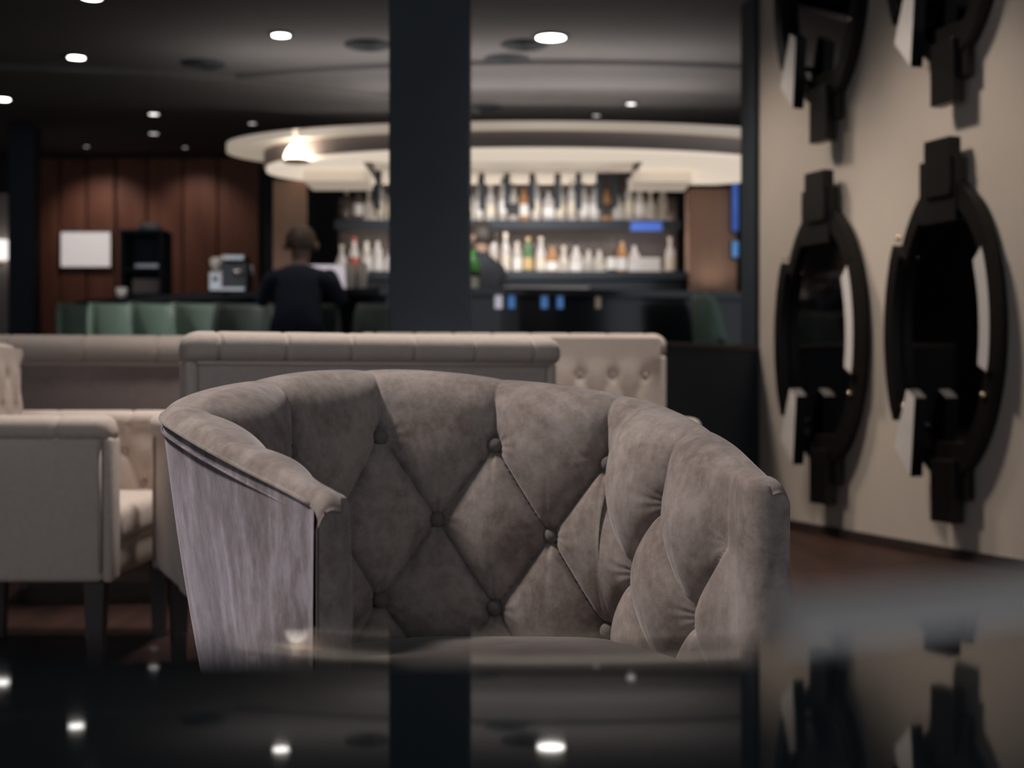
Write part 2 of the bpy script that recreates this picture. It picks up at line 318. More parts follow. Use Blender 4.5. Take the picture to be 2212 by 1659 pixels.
# ------------------------------------------------------------------ velvet tub chair
TC = (0.063, 1.8644, 0.4374, 0.3395, 0.426, 0.3804, 0.4158, 0.5018, 0.7662, 0.6892, 0.8428, 0.8906)
def catmull(P, n):
    P = [Vector(p) for p in P]; P = [2*P[0]-P[1]]+P+[2*P[-1]-P[-2]]; out = []
    for i in range(1, len(P)-2):
        a, b, c, d = P[i-1:i+3]
        for k in range(n):
            t = k/n; out.append(.5*(2*b+(c-a)*t+(2*a-5*b+4*c-d)*t*t+(3*b-a-3*c+d)*t**3))
    return out+[P[-2]]
def tub_chair():
    x0, y0, rot, a0, a1, b1, a2, b2, D, zf, zb, ex = TC
    root = empty('tub_chair', (x0, y0, 0), rot)
    tag(root, 'taupe velvet tub chair with deep button tufted back behind the black table', 'armchair')
    L = [(-a0, 0), (-(a0+a1)/2-.01, b1*.5), (-a1, b1), (-a2, b2), (-.45*a2, b2+(D-b2)*.78)]
    C = catmull([(*p, 0) for p in L+[(0, D)]+[(-x, y) for x, y in L[::-1]]], 24)
    # resample evenly
    N = 760
    S = [0]
    for i in range(1, len(C)): S.append(S[-1]+(C[i]-C[i-1]).length)
    R = []; j = 0
    for i in range(N+1):
        s = S[-1]*i/N
        while j < len(S)-2 and S[j+1] < s: j += 1
        f = (s-S[j])/(S[j+1]-S[j]); R.append(C[j].lerp(C[j+1], f))
    for _ in range(460):
        R = [R[0]]+[R[i]*.5+(R[i-1]+R[i+1])*.25 for i in range(1, N)]+[R[-1]]
    NR = []
    for i in range(N+1):
        tn = (R[min(N, i+4)]-R[max(0, i-4)]).normalized(); NR.append(Vector((tn.y, -tn.x, 0)))   # inward
    zt = [zf+(zb-zf)*max(0, min(1, p.y/D))**ex for p in R]
    thk = [.050+.052*smooth01(p.y/.42) for p in R]
    rol = [.020+.036*smooth01(p.y/.35) for p in R]
    # arc length of the inner curve, zero at the middle
    inn = [R[i]+NR[i]*thk[i] for i in range(N+1)]
    si = [0]
    for i in range(1, N+1): si.append(si[-1]+(inn[i]-inn[i-1]).length)
    half = si[-1]/2; si = [s-half for s in si]
    SU, SW = .2, .142
    rowz = lambda i: zt[i]-.113
    # tufted back: from the outer rim over the roll, down to the seat
    P = []; MV = 210
    for i in range(N+1):
        row = []; th, r, z_, p, n = thk[i], rol[i], zt[i], R[i], NR[i]
        if i in (0, N): NN = []
        u = (si[i]+.01)/SU; ends = smooth01((p.y-.015)/.12)
        prof = []
        for k in range(MV+1):
            v = k/MV
            if v < .10:
                f = v/.10; a_ = -.001+(th-r+.001)*f; h = z_-.017*(1-f)**4+.003*math.sin(PI*f); nx, nz = 0, 1; amt = .10+.25*f
            elif v < .24:
                f = (v-.10)/.14; A = f*PI/2; a_ = th-r+r*math.sin(A); h = z_-r+r*math.cos(A); nx, nz = math.sin(A), math.cos(A); amt = .35+.65*f
            else:
                f = (v-.24)/.76; h = (z_-r)+(.34-(z_-r))*f; a_ = th+.010*math.sin(PI*f)-.012*f; nx, nz = 1, .0; amt = 1
            if i in (0, N): NN.append((nx, nz))
            wv = (rowz(i)-h)/SW
            hgt = tuft(u, wv); bd = button_dist(u, wv, SU, SW)
            d = (.046+.016*smooth01((abs(si[i])-.25)/.3))*hgt-.016
            d -= .016*math.exp(-(bd/.017)**2)
            if bd < .07 and wv > -.5:
                ang = math.atan2((wv-round(wv))*SW, (u*2-round(u*2))/2*SU)
                d += .0022*math.sin(ang*11+i*.01)*math.exp(-(bd/.030)**2)*(1-math.exp(-(bd/.012)**2))
            for rr_ in (math.floor(wv), math.ceil(wv)):
                if rr_ >= 0:
                    kc = round(u-.5*(rr_ % 2))+.5*(rr_ % 2); dz_ = abs(wv-rr_)*SW
                    d -= .0030*math.exp(-((u-kc)*SU/.0045)**2)*math.exp(-dz_/.045)
            if wv < 0: d *= 1-.55*smooth01(-wv/.9)
            d *= amt*ends
            row.append((p.x+n.x*(a_+nx*d), p.y+n.y*(a_+nx*d), h+nz*d*.8))
        P.append(row)
    # the padding wraps round the front of each arm to the outer seam
    def wrapped(i):
        rows = []; p, n = R[i], NR[i]
        for q in range(1, 9):
            row = []; A = PI/2*min(q, 6)/6
            for v, (nx, nz) in zip(P[i], NN):
                a_ = (v[0]-p.x)*n.x+(v[1]-p.y)*n.y
                aa = a_-.044*(1-math.cos(A))*nx; hh = v[2]-.022*(1-math.cos(A))*nz; yy = -.036*math.sin(A)
                if q > 6:
                    # flat front: run across to the rounded outer contour at the same height
                    xq = max(0., min(1., (zt[i]-.022-hh)/.017)); at_ = min(aa, (thk[i]-rol[i])*(1-xq**.25))
                    aa += (at_-aa)*(q-6)/2; yy -= .001
                row.append((p.x+n.x*aa, yy, hh))
            rows.append(row)
        return rows
    wl, wr = wrapped(0), wrapped(N)
    P = wl[::-1]+P+wr
    tb = grid('tufted_back', P, 'velvet', root)
    # buttons
    for r in range(3):
        for k in range(-5, 6):
            u = k+.5*(r % 2); s = u*SU-.01
            if abs(s) > half-.06: continue
            i = min(range(N+1), key=lambda q: abs(si[q]-s))
            z = rowz(i)-r*SW
            if z < .40: continue
            n = NR[i]; c = R[i]+n*(thk[i]-.012)
            o = lathe('button', [(.0, .017), (.006, .0162), (.011, .013), (.0135, .008), (.0135, .002), (.010, -.004)][::-1], 'velvet_dark', tb, seg=16)
            o.matrix_local = Matrix.Translation((c.x, c.y, z)) @ Vector((n.x, n.y, 0)).to_track_quat('Z', 'Y').to_matrix().to_4x4()
    # outer shell
    P = []; K = 40
    for i in range(0, N+1, 2):
        row = []; p, n, z_ = R[i], NR[i], zt[i]; wt = smooth01(p.y/.30)
        for k in range(K+1):
            f = k/K; z = z_-.015+(.13-(z_-.015))*f
            off = .150*(z_-z)*wt - .003*math.sin(PI*min(1, f*1.6))*(.5+.5*wt)
            off += .0007*math.sin(si[i]*95+3*math.sin(si[i]*31))*math.exp(-((f-.35)/.22)**2)*wt
            row.append((p.x+n.x*off, p.y+n.y*off, z))
        P.append(row)
    P = [[(v[0], -.016, v[2]) for v in P[0]]]+P+[[(v[0], -.016, v[2]) for v in P[-1]]]
    grid('outer_shell', P, 'velvet_nap', root)
    rim_pts = [R[i]+NR[i]*.0008+Vector((0, 0, zt[i]-.016)) for i in range(0, N+1, 5)]
    tube('rim_piping', rim_pts, .0034, 'velvet', root)
    # second line of stitching just under the rim
    tube('rim_seam', [R[i]+NR[i]*.0014+Vector((0, 0, zt[i]-.033)) for i in range(0, N+1, 5)], .0016, 'velvet_nap', root, seg=6)
    # dark piping down the outer front edge of each arm
    for i in (0, N):
        p, n = R[i], NR[i]
        tube('front_piping', [(p.x+n.x*.0025, -.025, .13), (p.x+n.x*.0025, -.025, zt[i]-.044), (p.x+n.x*.0035, -.029, zt[i]-.034), (p.x+n.x*.006, -.031, zt[i]-.029)], .0024, 'velvet_dark', root)
    # seat cushion
    outl = [(R[i]+NR[i]*(thk[i]+.002)) for i in range(0, N+1, 8)]
    cx, cy = 0., .33
    P = []
    for z, s in ((.27, .96), (.30, 1.0), (.365, 1.0), (.388, .985), (.402, .93), (.410, .8), (.417, .55), (.420, .28), (.421, .02)):
        P.append([(cx+(q.x-cx)*s, cy+(q.y-cy)*s if q.y > 0.0 else cy+(q.y-cy)*s, z-.02*smooth01((q.y-.2)/.5)*(1 if z > .3 else 0)) for q in outl])
    # round the front edge outwards
    grid('seat_cushion', P, 'velvet_dark', root, wrap=True)
    prism('seat_base', [(q.x, q.y) for q in [R[i]+NR[i]*.03 for i in range(0, N+1, 20)]], .12, .275, 'velvet_dark', root)
    for x, y in ((-.27, .06), (.27, .06), (-.24, .56), (.24, .56)):
        lathe('leg', [(.016, 0), (.020, .02), (.026, .125)], 'dark_wood', root, seg=12, c=(x, y, 0))
    return root
tub_chair()

# ------------------------------------------------------------------ beige button-backed sofas
def roll_grid(name, half, y, z, rx, rz, seams, m, parent, axis='x', depth=.006, end=.05, n=260, k=26, flat=0):
    """soft padded roll lying along x (or y), with stitched seams and rounded ends"""
    P = []
    for i in range(n+1):
        f = i/n; s = -half+2*half*f
        e = min(s+half, half-s)
        sh = 1 if e > end else math.sqrt(max(0.0, 1-(1-e/end)**2))*.55+.45
        cr = sum(math.exp(-((s-q)/.0045)**2) for q in seams)
        sc_ = sh*(1-depth/rz*cr)
        row = []
        for j in range(k):
            A = 2*PI*j/k; ca, sa = math.cos(A), math.sin(A)
            yy = y+rx*sc_*math.copysign(abs(ca)**.85, ca); zz = z+rz*sc_*math.copysign(abs(sa)**.85, sa)-.012*(1-sh)*2
            row.append((s, yy, zz) if axis == 'x' else (yy, s, zz))
        P.append(row)
    return grid(name, P, m, parent, wrap=True, caps=True)
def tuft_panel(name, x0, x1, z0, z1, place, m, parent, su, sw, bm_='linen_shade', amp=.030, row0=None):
    nx = max(30, int((x1-x0)/.011)); nz = max(24, int((z1-z0)/.011)); row0 = row0 if row0 is not None else z1-.11
    P = []
    for i in range(nx+1):
        x = x0+(x1-x0)*i/nx; row = []
        for j in range(nz+1):
            z = z0+(z1-z0)*j/nz; u = (x-(x0+x1)/2)/su; wv = (row0-z)/sw
            d = amp*(.35+.65*tuft(u, wv)); d -= .018*math.exp(-(button_dist(u, wv, su, sw)/.016)**2)
            ed = min(i, nx-i)/nx; d *= smooth01(ed*14)*.9+.1
            if wv < 0: d = amp*.7+(d-amp*.7)*(1-smooth01(-wv/.7))
            row.append(place(x, d, z))
        P.append(row)
    g = grid(name, P, m, parent)
    r = 0; z = row0
    while z > z0+.03:
        k0 = int((x1-x0)/2/su)+1
        for k in range(-k0, k0+1):
            x = (x0+x1)/2+(k+.5*(r % 2))*su
            if x < x0+.04 or x > x1-.04: continue
            a_ = Vector(place(x, .0, z)); b_ = Vector(place(x, 1, z)); n = (b_-a_).normalized()
            o = lathe('button', [(.009, -.004), (.011, .002), (.009, .007), (.004, .009), (0, .0095)], bm_, g, seg=10)
            o.matrix_local = Matrix.Translation(a_+n*.004) @ n.to_track_quat('Z', 'Y').to_matrix().to_4x4()
        r += 1; z -= sw
    return g
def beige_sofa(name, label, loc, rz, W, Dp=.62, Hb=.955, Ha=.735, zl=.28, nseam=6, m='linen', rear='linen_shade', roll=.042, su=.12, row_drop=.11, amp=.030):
    root = empty(name, loc, rz); tag(root, label, 'sofa' if name == 'sofa' else 'armchair')
    hw = W/2; rt = Hb-roll*2
    # back: rear panel, its side edges, roll on top, tufted inside
    box('rear_panel', (0, -.02, (zl+rt+.02)/2), (W-.07, .05, rt+.02-zl), rear, root, bev=.012, seg=3, smooth=True)
    for s in (-1, 1):
        box('back_side', (s*(hw-.020), -.055, (zl+rt+.01)/2), (.034, .11, rt+.01-zl), m, root, bev=.012, seg=3, smooth=True)
    seams = [-hw+W*(i+.5)/(nseam) for i in range(nseam)]
    roll_grid('back_roll', hw+.004, -.035, Hb-roll, .075, roll, seams, m, root)
    tube('piping', [(-hw+.03, .008, rt+.002), (hw-.03, .008, rt+.002)], .006, m, root)
    tuft_panel('tufted_back', -hw+.03, hw-.03, .44, Hb-.02, lambda x, d, z: (x, -.10-d-.03*(1-(z-.44)/(Hb-.46)), z), m, root, su, su*.85, row0=Hb-row_drop, amp=amp)
    # arms
    for s in (-1, 1):
        arm = box('arm', (s*(hw-.045), -.08-(Dp-.10)/2, (zl+Ha-.05)/2), (.075, Dp-.11, Ha-.05-zl), m if rear != 'linen_brown' else rear, root, bev=.018, seg=3, smooth=True)
        P = roll_grid('arm_roll', (Dp-.06)/2, 0, 0, .058, .036, [-.14, .1], m, arm, axis='y', n=50, end=.035)
        P.location = (s*(hw-.047), -.03-Dp/2, Ha-.036)
        box('arm_front', (s*(hw-.045), -Dp+.012, (zl+Ha-.06)/2), (.085, .03, Ha-.06-zl), m, arm, bev=.012, seg=3, smooth=True)
        tube('arm_piping', [(s*(hw-.004), -Dp+.03, zl+.03), (s*(hw-.004), -Dp+.03, Ha-.07)], .005, rear, arm)
        tuft_panel('tufted_arm', -Dp+.03, -.10, .44, Ha-.05, (lambda s_: (lambda x, d, z: (s_*(hw-.083-d*.8), x, z)))(s), m, arm, su, su*.85, row0=Ha-.13)
    # seat
    st = box('seat_cushion', (0, -.06-(Dp-.05)/2, .425), (W-.19, Dp-.07, .11), m, root, bev=.035, seg=4, smooth=True)
    box('seat_rail', (0, -Dp/2-.02, zl+.05), (W-.10, Dp-.06, .10), rear, root, bev=.012, seg=2, smooth=True)
    for s in (-1, 1):
        for y in (-.06, -Dp+.06):
            bm = bmesh.new(); bmesh.ops.create_cone(bm, segments=4, radius1=.026, radius2=.040, depth=zl+.02, cap_ends=True)
            bmesh.ops.transform(bm, matrix=Matrix.Translation((s*(hw-.07), y, (zl+.02)/2)) @ Matrix.Rotation(PI/4, 4, 'Z'), verts=bm.verts)
            frombm('leg', bm, 'dark_wood', root)
    return root
def sofa_from(pl, d0, pr, d1):  # rear-left and rear-right corner seen from the camera -> centre, rotation, width
    A = px(pl, 0, d0); B = px(pr, 0, d1); v = B-A
    return ((A+B)/2), math.atan2(v.y, v.x), math.hypot(v.x, v.y)
# B: rear towards the camera, turned so its left side shows
c, r, W = sofa_from(398, 3.58, 1206, 3.96)
beige_sofa('sofa', 'pale beige sofa seen from behind, directly behind the velvet tub chair', (c.x, c.y, 0), r+PI, W)
# A: armchair at the left, its outer arm towards the camera, facing right
pA_ = px(240, 0, 3.85)
beige_sofa('armchair', 'beige armchair cut off at the left edge, outer arm towards the camera', (pA_.x-.64, 3.85+.42, 0), math.radians(90), .84, Dp=.64)
# C: far sofa behind the armchair, rear towards the camera
c, r, W = sofa_from(-60, 5.15, 420, 5.25)
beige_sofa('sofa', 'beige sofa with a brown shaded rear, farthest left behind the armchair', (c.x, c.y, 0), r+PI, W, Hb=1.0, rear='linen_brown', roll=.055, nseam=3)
# D: sofa facing the camera on the right behind B
A = px(1445, 0, 5.55)
beige_sofa('sofa', 'beige sofa facing the camera with a buttoned back, right of the sofa seen from behind', (A.x-.62, 5.62, 0), math.radians(7), 1.22, Hb=1.02, Ha=.70, nseam=8, roll=.05, su=.13, row_drop=.165, amp=.022)

# ------------------------------------------------------------------ foreground table (the camera looks across its top)
TZ = CAMH-.056
tab = empty('lounge_table', (0, 0, 0)); tag(tab, 'glossy black table top with a metal edge in the foreground', 'table')
edge = [(-.95, .300), (.050, .300), (.125, .343), (.62, .63), (.62, -.60), (-.95, -.60)]
prism('table_top', edge, TZ-.03, TZ, 'table_black', tab)
e = [Vector((.050, .300, 0)), Vector((.62, .63, 0))]; d = (e[1]-e[0]).normalized(); nrm = Vector((-d.y, d.x, 0))
prism('edge_trim', [tuple((e[0]+d*.012)[:2]), tuple(e[1][:2]), tuple((e[1]+nrm*.05)[:2]), tuple((e[0]+d*.05+nrm*.05)[:2])], TZ-.03, TZ+.002, 'trim_metal', tab, bev=.001)
lathe('pedestal', [(.26, 0), (.26, .015), (.05, .04), (.04, .10), (.04, TZ-.03)], 'black', tab, seg=28, c=(-.15, -.15, 0))

# ------------------------------------------------------------------ sculptural wall mirrors
def sector(cu, a_, b_, s0, s1, t0, t1, n=14):
    o = [(cu+a_*s1*math.cos(A), b_*s1*math.sin(A)) for A in [math.radians(t0+(t1-t0)*i/n) for i in range(n+1)]]
    o += [(cu+a_*s0*math.cos(A), b_*s0*math.sin(A)) for A in [math.radians(t1+(t0-t1)*i/n) for i in range(n+1)]]
    return o
def slab(name, poly, o0, o1, m, parent, bev=.004, face=None):
    """outline in the wall plane (u, z), standing o0..o1 in front of the wall"""
    M = Matrix(((1, 0, 0, 0), (0, 0, -1, 0), (0, 1, 0, 0), (0, 0, 0, 1)))   # (x,y,z)->(x,-z,y)
    o = prism(name, poly, o0, o1, m, parent, bev=bev, mtx=M)
    if face:
        o.data.materials.append(MATS[face])
        for p in o.data.polygons:
            if p.normal.y < -.9: p.material_index = 1
    return o
def wall_mirror():
    root = empty('wall_mirror', (0, 0, 0), WROT)
    cu, a_, b_ = -.045, .385, .70
    slab('backing', sector(cu, a_, b_, .0, .98, 0, 360, 48)[:48], .004, .045, 'mirror_frame', root)
    slab('mirror_glass', sector(cu, a_, b_, .0, .90, 0, 360, 48)[:48], .045, .052, 'mirror', root, bev=.002)
    F_ = lambda t0, t1, s0, s1, o0, o1, face=None: slab('frame_segment', sector(cu, a_, b_, s0, s1, t0, t1), o0, o1, 'mirror_frame', root, face=face)
    F_(28, 82, .86, 1.02, .03, .085)
    F_(-16, 30, .86, 1.04, .045, .125, 'mirror_pale')['label'] = 'pale curved frame segment'
    F_(-80, -15, .86, 1.02, .03, .085)
    F_(146, 214, .93, 1.10, .03, .110)
    F_(98, 150, .88, 1.02, .03, .080)
    F_(212, 264, .86, .98, .03, .070)
    slab('top_block', [(-.20, .50), (.075, .50), (.075, .80), (-.20, .80)], .03, .095, 'mirror_frame', root)
    slab('top_tongue', [(-.135, .62), (.06, .62), (.06, .89), (-.135, .89)], .05, .115, 'mirror_frame', root)
    slab('bottom_block', [(-.10, -.78), (.13, -.78), (.13, -.52), (-.10, -.52)], .03, .075, 'mirror_frame', root)
    slab('bottom_tongue', [(-.085, -.89), (.085, -.89), (.085, -.60), (-.085, -.60)], .05, .115, 'mirror_frame', root)
    b = slab('angled_board', [(-.185, -.275), (-.120, -.315), (-.155, -.69), (-.285, -.55)], .105, .175, 'mirror_frame', root, bev=.003, face='mirror_pale')
    b['label'] = 'pale angled board standing off the frame'
    tube('board_bracket', [(-.20, -.04, -.45), (-.20, -.12, -.48)], .016, 'mirror_frame', root)
    for u, z in ((-.37, .46), (.27, -.30), (-.33, -.36)):
        lathe('stud', [(.016, 0), (.016, .006), (.010, .013), (0, .016)], 'brass', root, seg=12).matrix_local = Matrix.Translation((u, -.088, z)) @ Matrix.Rotation(PI/2, 4, 'X')
    return root
m0 = wall_mirror(); first = True
for pxc, z, lab in ((2078, 1.07, 'large oval segmented mirror nearest the camera in the lower row on the pale wall'),
                    (1806, 1.07, 'oval segmented mirror in the lower row next to the dark wall end'),
                    (2078, 3.005, 'oval segmented mirror in the upper row near the right edge, cut by the frame'),
                    (1806, 3.005, 'oval segmented mirror in the upper row next to the dark wall end')):
    o = m0 if first else copy_tree(m0); first = False
    Y = WX/((pxc-1106)/F+WS); p = wallp(Y, z); o.location = p
    tag(o, lab, 'mirror', 'segmented oval mirrors on the right wall')

# ------------------------------------------------------------------ bar counter on its platform
def arc_pts(p0, p1, p2, n=24):
    return [p0*(1-t)**2+p1*2*t*(1-t)+p2*t*t for t in [i/n for i in range(n+1)]]
front = arc_pts(px(175, 0, 11.75), px(600, 0, 9.75), px(1130, 0, 10.15))[:-1]+arc_pts(px(1130, 0, 10.15), px(1400, 0, 10.4), px(1660, 0, 10.6))
front = [Vector((p.x, p.y, 0)) for p in front]
def ribbon(name, pts, o0, o1, z0, z1, m, parent=None, bev=0):
    a_, b_ = [], []
    for i, p in enumerate(pts):
        t = (pts[min(len(pts)-1, i+1)]-pts[max(0, i-1)]).normalized(); n = Vector((-t.y, t.x, 0))
        a_.append(((p+n*o0).x, (p+n*o0).y)); b_.append(((p+n*o1).x, (p+n*o1).y))
    return prism(name, a_+b_[::-1], z0, z1, m, parent, bev)
CT = 1.50
bar = empty('bar_counter', (0, 0, 0)); tag(bar, 'long curved black bar counter behind the sofas', 'bar counter')
ribbon('bar_front', front, .12, .20, PLAT, CT-.05, 'black_gloss', bar)
ribbon('counter_top', front, -.06, .50, CT-.05, CT, 'black_gloss', bar)
ribbon('foot_rail', front, .02, .06, PLAT+.20, PLAT+.24, 'steel', bar)
# low dark partition between the lounge and the bar, right of the sofas
A = px(1330, 0, 7.6); B = px(1640, 0, 8.45)
pt = empty('partition', (0, 0, 0)); tag(pt, 'low dark partition beside the wall end', 'partition')
v = Vector((B.x-A.x, B.y-A.y, 0)).normalized(); n = Vector((-v.y, v.x, 0))
def quad(p, q, w_): return [(p.x, p.y), (q.x, q.y), ((q+n*w_).x, (q+n*w_).y), ((p+n*w_).x, (p+n*w_).y)]
A.z = B.z = 0
prism('partition_body', quad(A, B, .10), 0, 1.02, 'black', pt)
prism('partition_ledge', quad(A-n*.02, B-n*.02, .14), 1.02, 1.05, 'dark_wood', pt, bev=.005)

# ------------------------------------------------------------------ oval canopy over the bar
CX, CY, RX, RY = .14, 10.4, 1.95, .95
def ellip(rx, ry, n=72): return [(CX+rx*math.cos(2*PI*i/n), CY+ry*math.sin(2*PI*i/n)) for i in range(n)]
can = empty('bar_canopy', (CX, CY, 2.39)); tag(can, 'oval canopy with cream lit edges hanging above the bar', 'canopy')
def ell(name, rx, ry, z0, z1, m, hole=None):
    n = 96; o = [(rx*math.cos(2*PI*i/n), ry*math.sin(2*PI*i/n)) for i in range(n)]
    if not hole: return prism(name, o, z0-2.39, z1-2.39, m, can)
    bm = bmesh.new(); hx, hy = hole; R4 = []
    for (a_, b_, z) in ((rx, ry, z0), (rx, ry, z1), (hx, hy, z1), (hx, hy, z0)):
        R4.append([bm.verts.new((a_*math.cos(2*PI*i/n), b_*math.sin(2*PI*i/n), z-2.39)) for i in range(n)])
    for q in range(4):
        for i in range(n): bm.faces.new((R4[q][i], R4[q][(i+1) % n], R4[(q+1) % 4][(i+1) % n], R4[(q+1) % 4][i]))
    return frombm(name, bm, m, can)
def ushape(name, rx, ry, z0, z1, m, hx0=-1.06-CX, hx1=.93-CX, hy=9.90-CY, back=.62):
    n = 60; a0_ = math.asin(min(.99, back/ry))
    o = [(rx*math.cos(A), ry*math.sin(A)) for A in [a0_-(PI+2*a0_)*i/n for i in range(n+1)]]
    yb = ry*math.sin(a0_)
    return prism(name, o+[(hx0, yb), (hx0, hy), (hx1, hy), (hx1, yb)], z0-2.39, z1-2.39, m, can)
ushape('fascia', RX, RY, 2.395, 2.505, 'taupe')
ushape('underside', RX-.02, RY-.02, 2.365, 2.394, 'cove')
ell('cove_strip', RX+.27, RY+.03, 2.506, 2.562, 'cove_low', hole=(RX-.25, RY-.25))
for x in (-.85, -.65):
    tube('hanger', [(x, .2, 2.50-2.39), (x, .2, BAR_Z-2.39)], .012, 'black', can)
for x0_, x1_, dy in ((655, 790, 0), (1370, 1495, .05)):
    A = px(x0_, 0, 10.25+dy); B = px(x1_, 0, 10.25+dy)
    box('lit_soffit', ((A.x+B.x)/2-CX, 10.25+dy+.25-CY, 2.325-2.39), (B.x-A.x, .5, .085), 'cove_low', can, bev=.004)
for x in (-.78, -.38, .02, .38):                       # unseen lamps added behind the canopy's inner edge to brighten the bottles
    lathe('added_bottle_lamp', [(0, .028), (.022, .028), (.026, .045), (0, .045)], 'lamp_mid', can, seg=14, c=(x, 9.94-CY, 0))
    spot('added_bottle_beam', (CX+x, 9.945, 2.412), (CX+x*1.12, 11.4, 1.80), 60, NEUT, 64, .7, .018)
area('cove_uplight', (CX-.42, 9.82, 2.565), (CX-.42, 9.82, 3.1), 11.5, (1.0, .93, .90), 3.4, .2)
area('cove_uplight', (CX, 10.75, 2.565), (CX, 10.75, 3.1), 13, (1.0, .93, .90), 2.6, .3)

# ------------------------------------------------------------------ wood and taupe side columns of the bar
A = px(590, 0, 10.75); B = px(654, 0, 10.75)
struct(box('pillar', ((A.x+B.x)/2, 10.75+.12, (PLAT+2.36)/2), (B.x-A.x, .24, 2.36-PLAT), 'brown_panel', bev=.004))
A = px(1490, 0, 11.2); B = px(1592, 0, 11.2)
struct(box('pillar', ((A.x+B.x)/2, 11.2+.15, (PLAT+2.36)/2), (B.x-A.x, .3, 2.36-PLAT), 'brown_panel', bev=.004))
spot('column_lamp', px(1540, 640, 10.95), px(1540, 480, 11.25), 5, WARM, 110, .9, .04)
# wall sconce on the left column: dome of light, throwing a cone up
sp = px(641, 346, 9.78)
sco = empty('wall_sconce', sp); tag(sco, 'glowing dome lamp on the left edge of the bar canopy', 'lamp')
lathe('lamp_dome', [(.088, 0), (.085, .03), (.065, .075), (.035, .105), (0, .115)], 'sconce_glass', sco, seg=20)
lathe('lamp_base', [(.05, -.02), (.095, -.015), (.095, 0), (.05, 0)], 'brass', sco, seg=20)
spot('sconce_up', px(641, 300, 9.74), px(641, 150, 9.95), 5, (1, .84, .66), 45, .6, .03)

# ------------------------------------------------------------------ back bar with shelves, lit niches and bottles
BD = 11.4
bb = empty('back_bar', (0, BD, 0)); tag(bb, 'dark back bar shelving with lit niches behind the counter', 'shelf')
L0 = px(725, 0, BD).x; L1 = px(1470, 0, BD).x; N1 = px(1372, 0, BD).x; N0 = px(800, 0, BD).x
zU = px(0, 476, BD).z; zL = px(0, 594, BD).z
box('back_panel', ((L0+L1)/2, .26, (1.0+2.34)/2), (L1-L0, .03, 1.34), 'back_wood', bb)
box('back_panel_top', ((L0+N1)/2+.17, .26, 2.48), (N1-L0-.36, .03, .28), 'back_wood', bb)
box('shelf', ((L0+L1)/2, .10, zU-.02), (L1-L0, .30, .035), 'black', bb, bev=.003)
box('shelf', ((L0+L1)/2, .08, zL-.025), (L1-L0+.1, .36, .045), 'black', bb, bev=.003)
box('base_cabinet', ((L0+L1)/2, .10, (PLAT+zL-.05)/2+.1), (L1-L0, .34, zL-.05-PLAT-.2), 'black_gloss', bb, bev=.003)
box('light_strip', ((L0+L1)/2, .215, zU+.003), (L1-L0-.1, .03, .010), 'led', bb)
box('light_strip', ((L0+L1)/2, .22, zL+.004), (L1-L0-.1, .03, .010), 'led', bb)
box('shelf_lip', ((L0+L1)/2, -.06, zU-.045), (L1-L0, .015, .06), 'black', bb)
box('light_strip', ((L0+L1)/2, .0, zU-.042), (L1-L0-.1, .02, .008), 'led', bb)
box('shelf_lip', ((L0+L1)/2, -.10, zL-.01), (L1-L0+.1, .015, .06), 'black', bb)
divs = [816, 870, 925, 982, 1040, 1095, 1150, 1205, 1250, 1295, 1330]
for x in divs:
    box('divider', (px(x, 0, BD).x, .06, 2.42), (.042, .14, .40), 'black', bb, bev=.003)
for x0_, x1_ in zip(divs[:-2], divs[1:-1]):
    A = px(x0_+7, 0, BD+.2).x; B = px(x1_-7, 0, BD+.2).x
    box('niche_panel', ((A+B)/2, .235, px(0, 372, BD+.2).z+.03), (B-A, .02, .24), 'shelf_glow', bb, bev=.003)
# small display and blue light box at the right end
A = px(1396, 489, BD-.06)
o = box('display', (A.x, A.y, A.z), (.25, .02, .07), 'blue_glow', None, bev=.003); tag(o, 'small blue lit display under the upper bottle shelf', 'display')
A = px(1402, 577, BD-.03)
o = box('carton', (A.x, A.y, zL+.066), (.17, .10, .13), 'white_plastic', None, bev=.006); tag(o, 'white carton among the bottles at the right of the lower shelf', 'box')

SHAPES = {
 'tall': [(.036, 0), (.038, .01), (.038, .17), (.030, .20), (.015, .225), (.0135, .275)],
 'wide': [(.046, 0), (.048, .01), (.048, .13), (.040, .165), (.018, .19), (.015, .24)],
 'slim': [(.030, 0), (.032, .01), (.032, .20), (.024, .235), (.013, .255), (.012, .31)],
 'squat': [(.050, 0), (.054, .02), (.050, .09), (.032, .14), (.016, .165), (.014, .21)],
}
CACHE = {}
def bottle(loc, shape, glass, labc, text):
    key = (shape, glass, labc)
    if key not in CACHE:
        root = empty('bottle', loc); pr = SHAPES[shape]
        body = lathe('glass_body', pr, GL[glass], root, seg=14)
        zt_ = pr[-1][1]; rt_ = pr[-1][0]
        lathe('cap', [(rt_+.002, zt_-.006), (rt_+.003, zt_+.02), (rt_+.001, zt_+.026), (0, zt_+.027)], LB[labc] if labc != 'white' else LB['black'], root, seg=12)
        r = pr[2][0]
        lathe('paper_label', [(r+.0008, pr[2][1]*.25), (r+.0012, pr[2][1]*.27), (r+.0012, pr[2][1]*.78), (r+.0008, pr[2][1]*.8)], LB[labc], root, seg=14, ring=True)
        CACHE[key] = root; o = root
    else:
        o = copy_tree(CACHE[key]); o.location = loc
    tag(o, text, 'bottle', 'bottles on the back bar shelves')
GW = {'clear': 'clear glass', 'amber': 'amber', 'green': 'green', 'dark': 'dark glass', 'white': 'white', 'rose': 'reddish'}
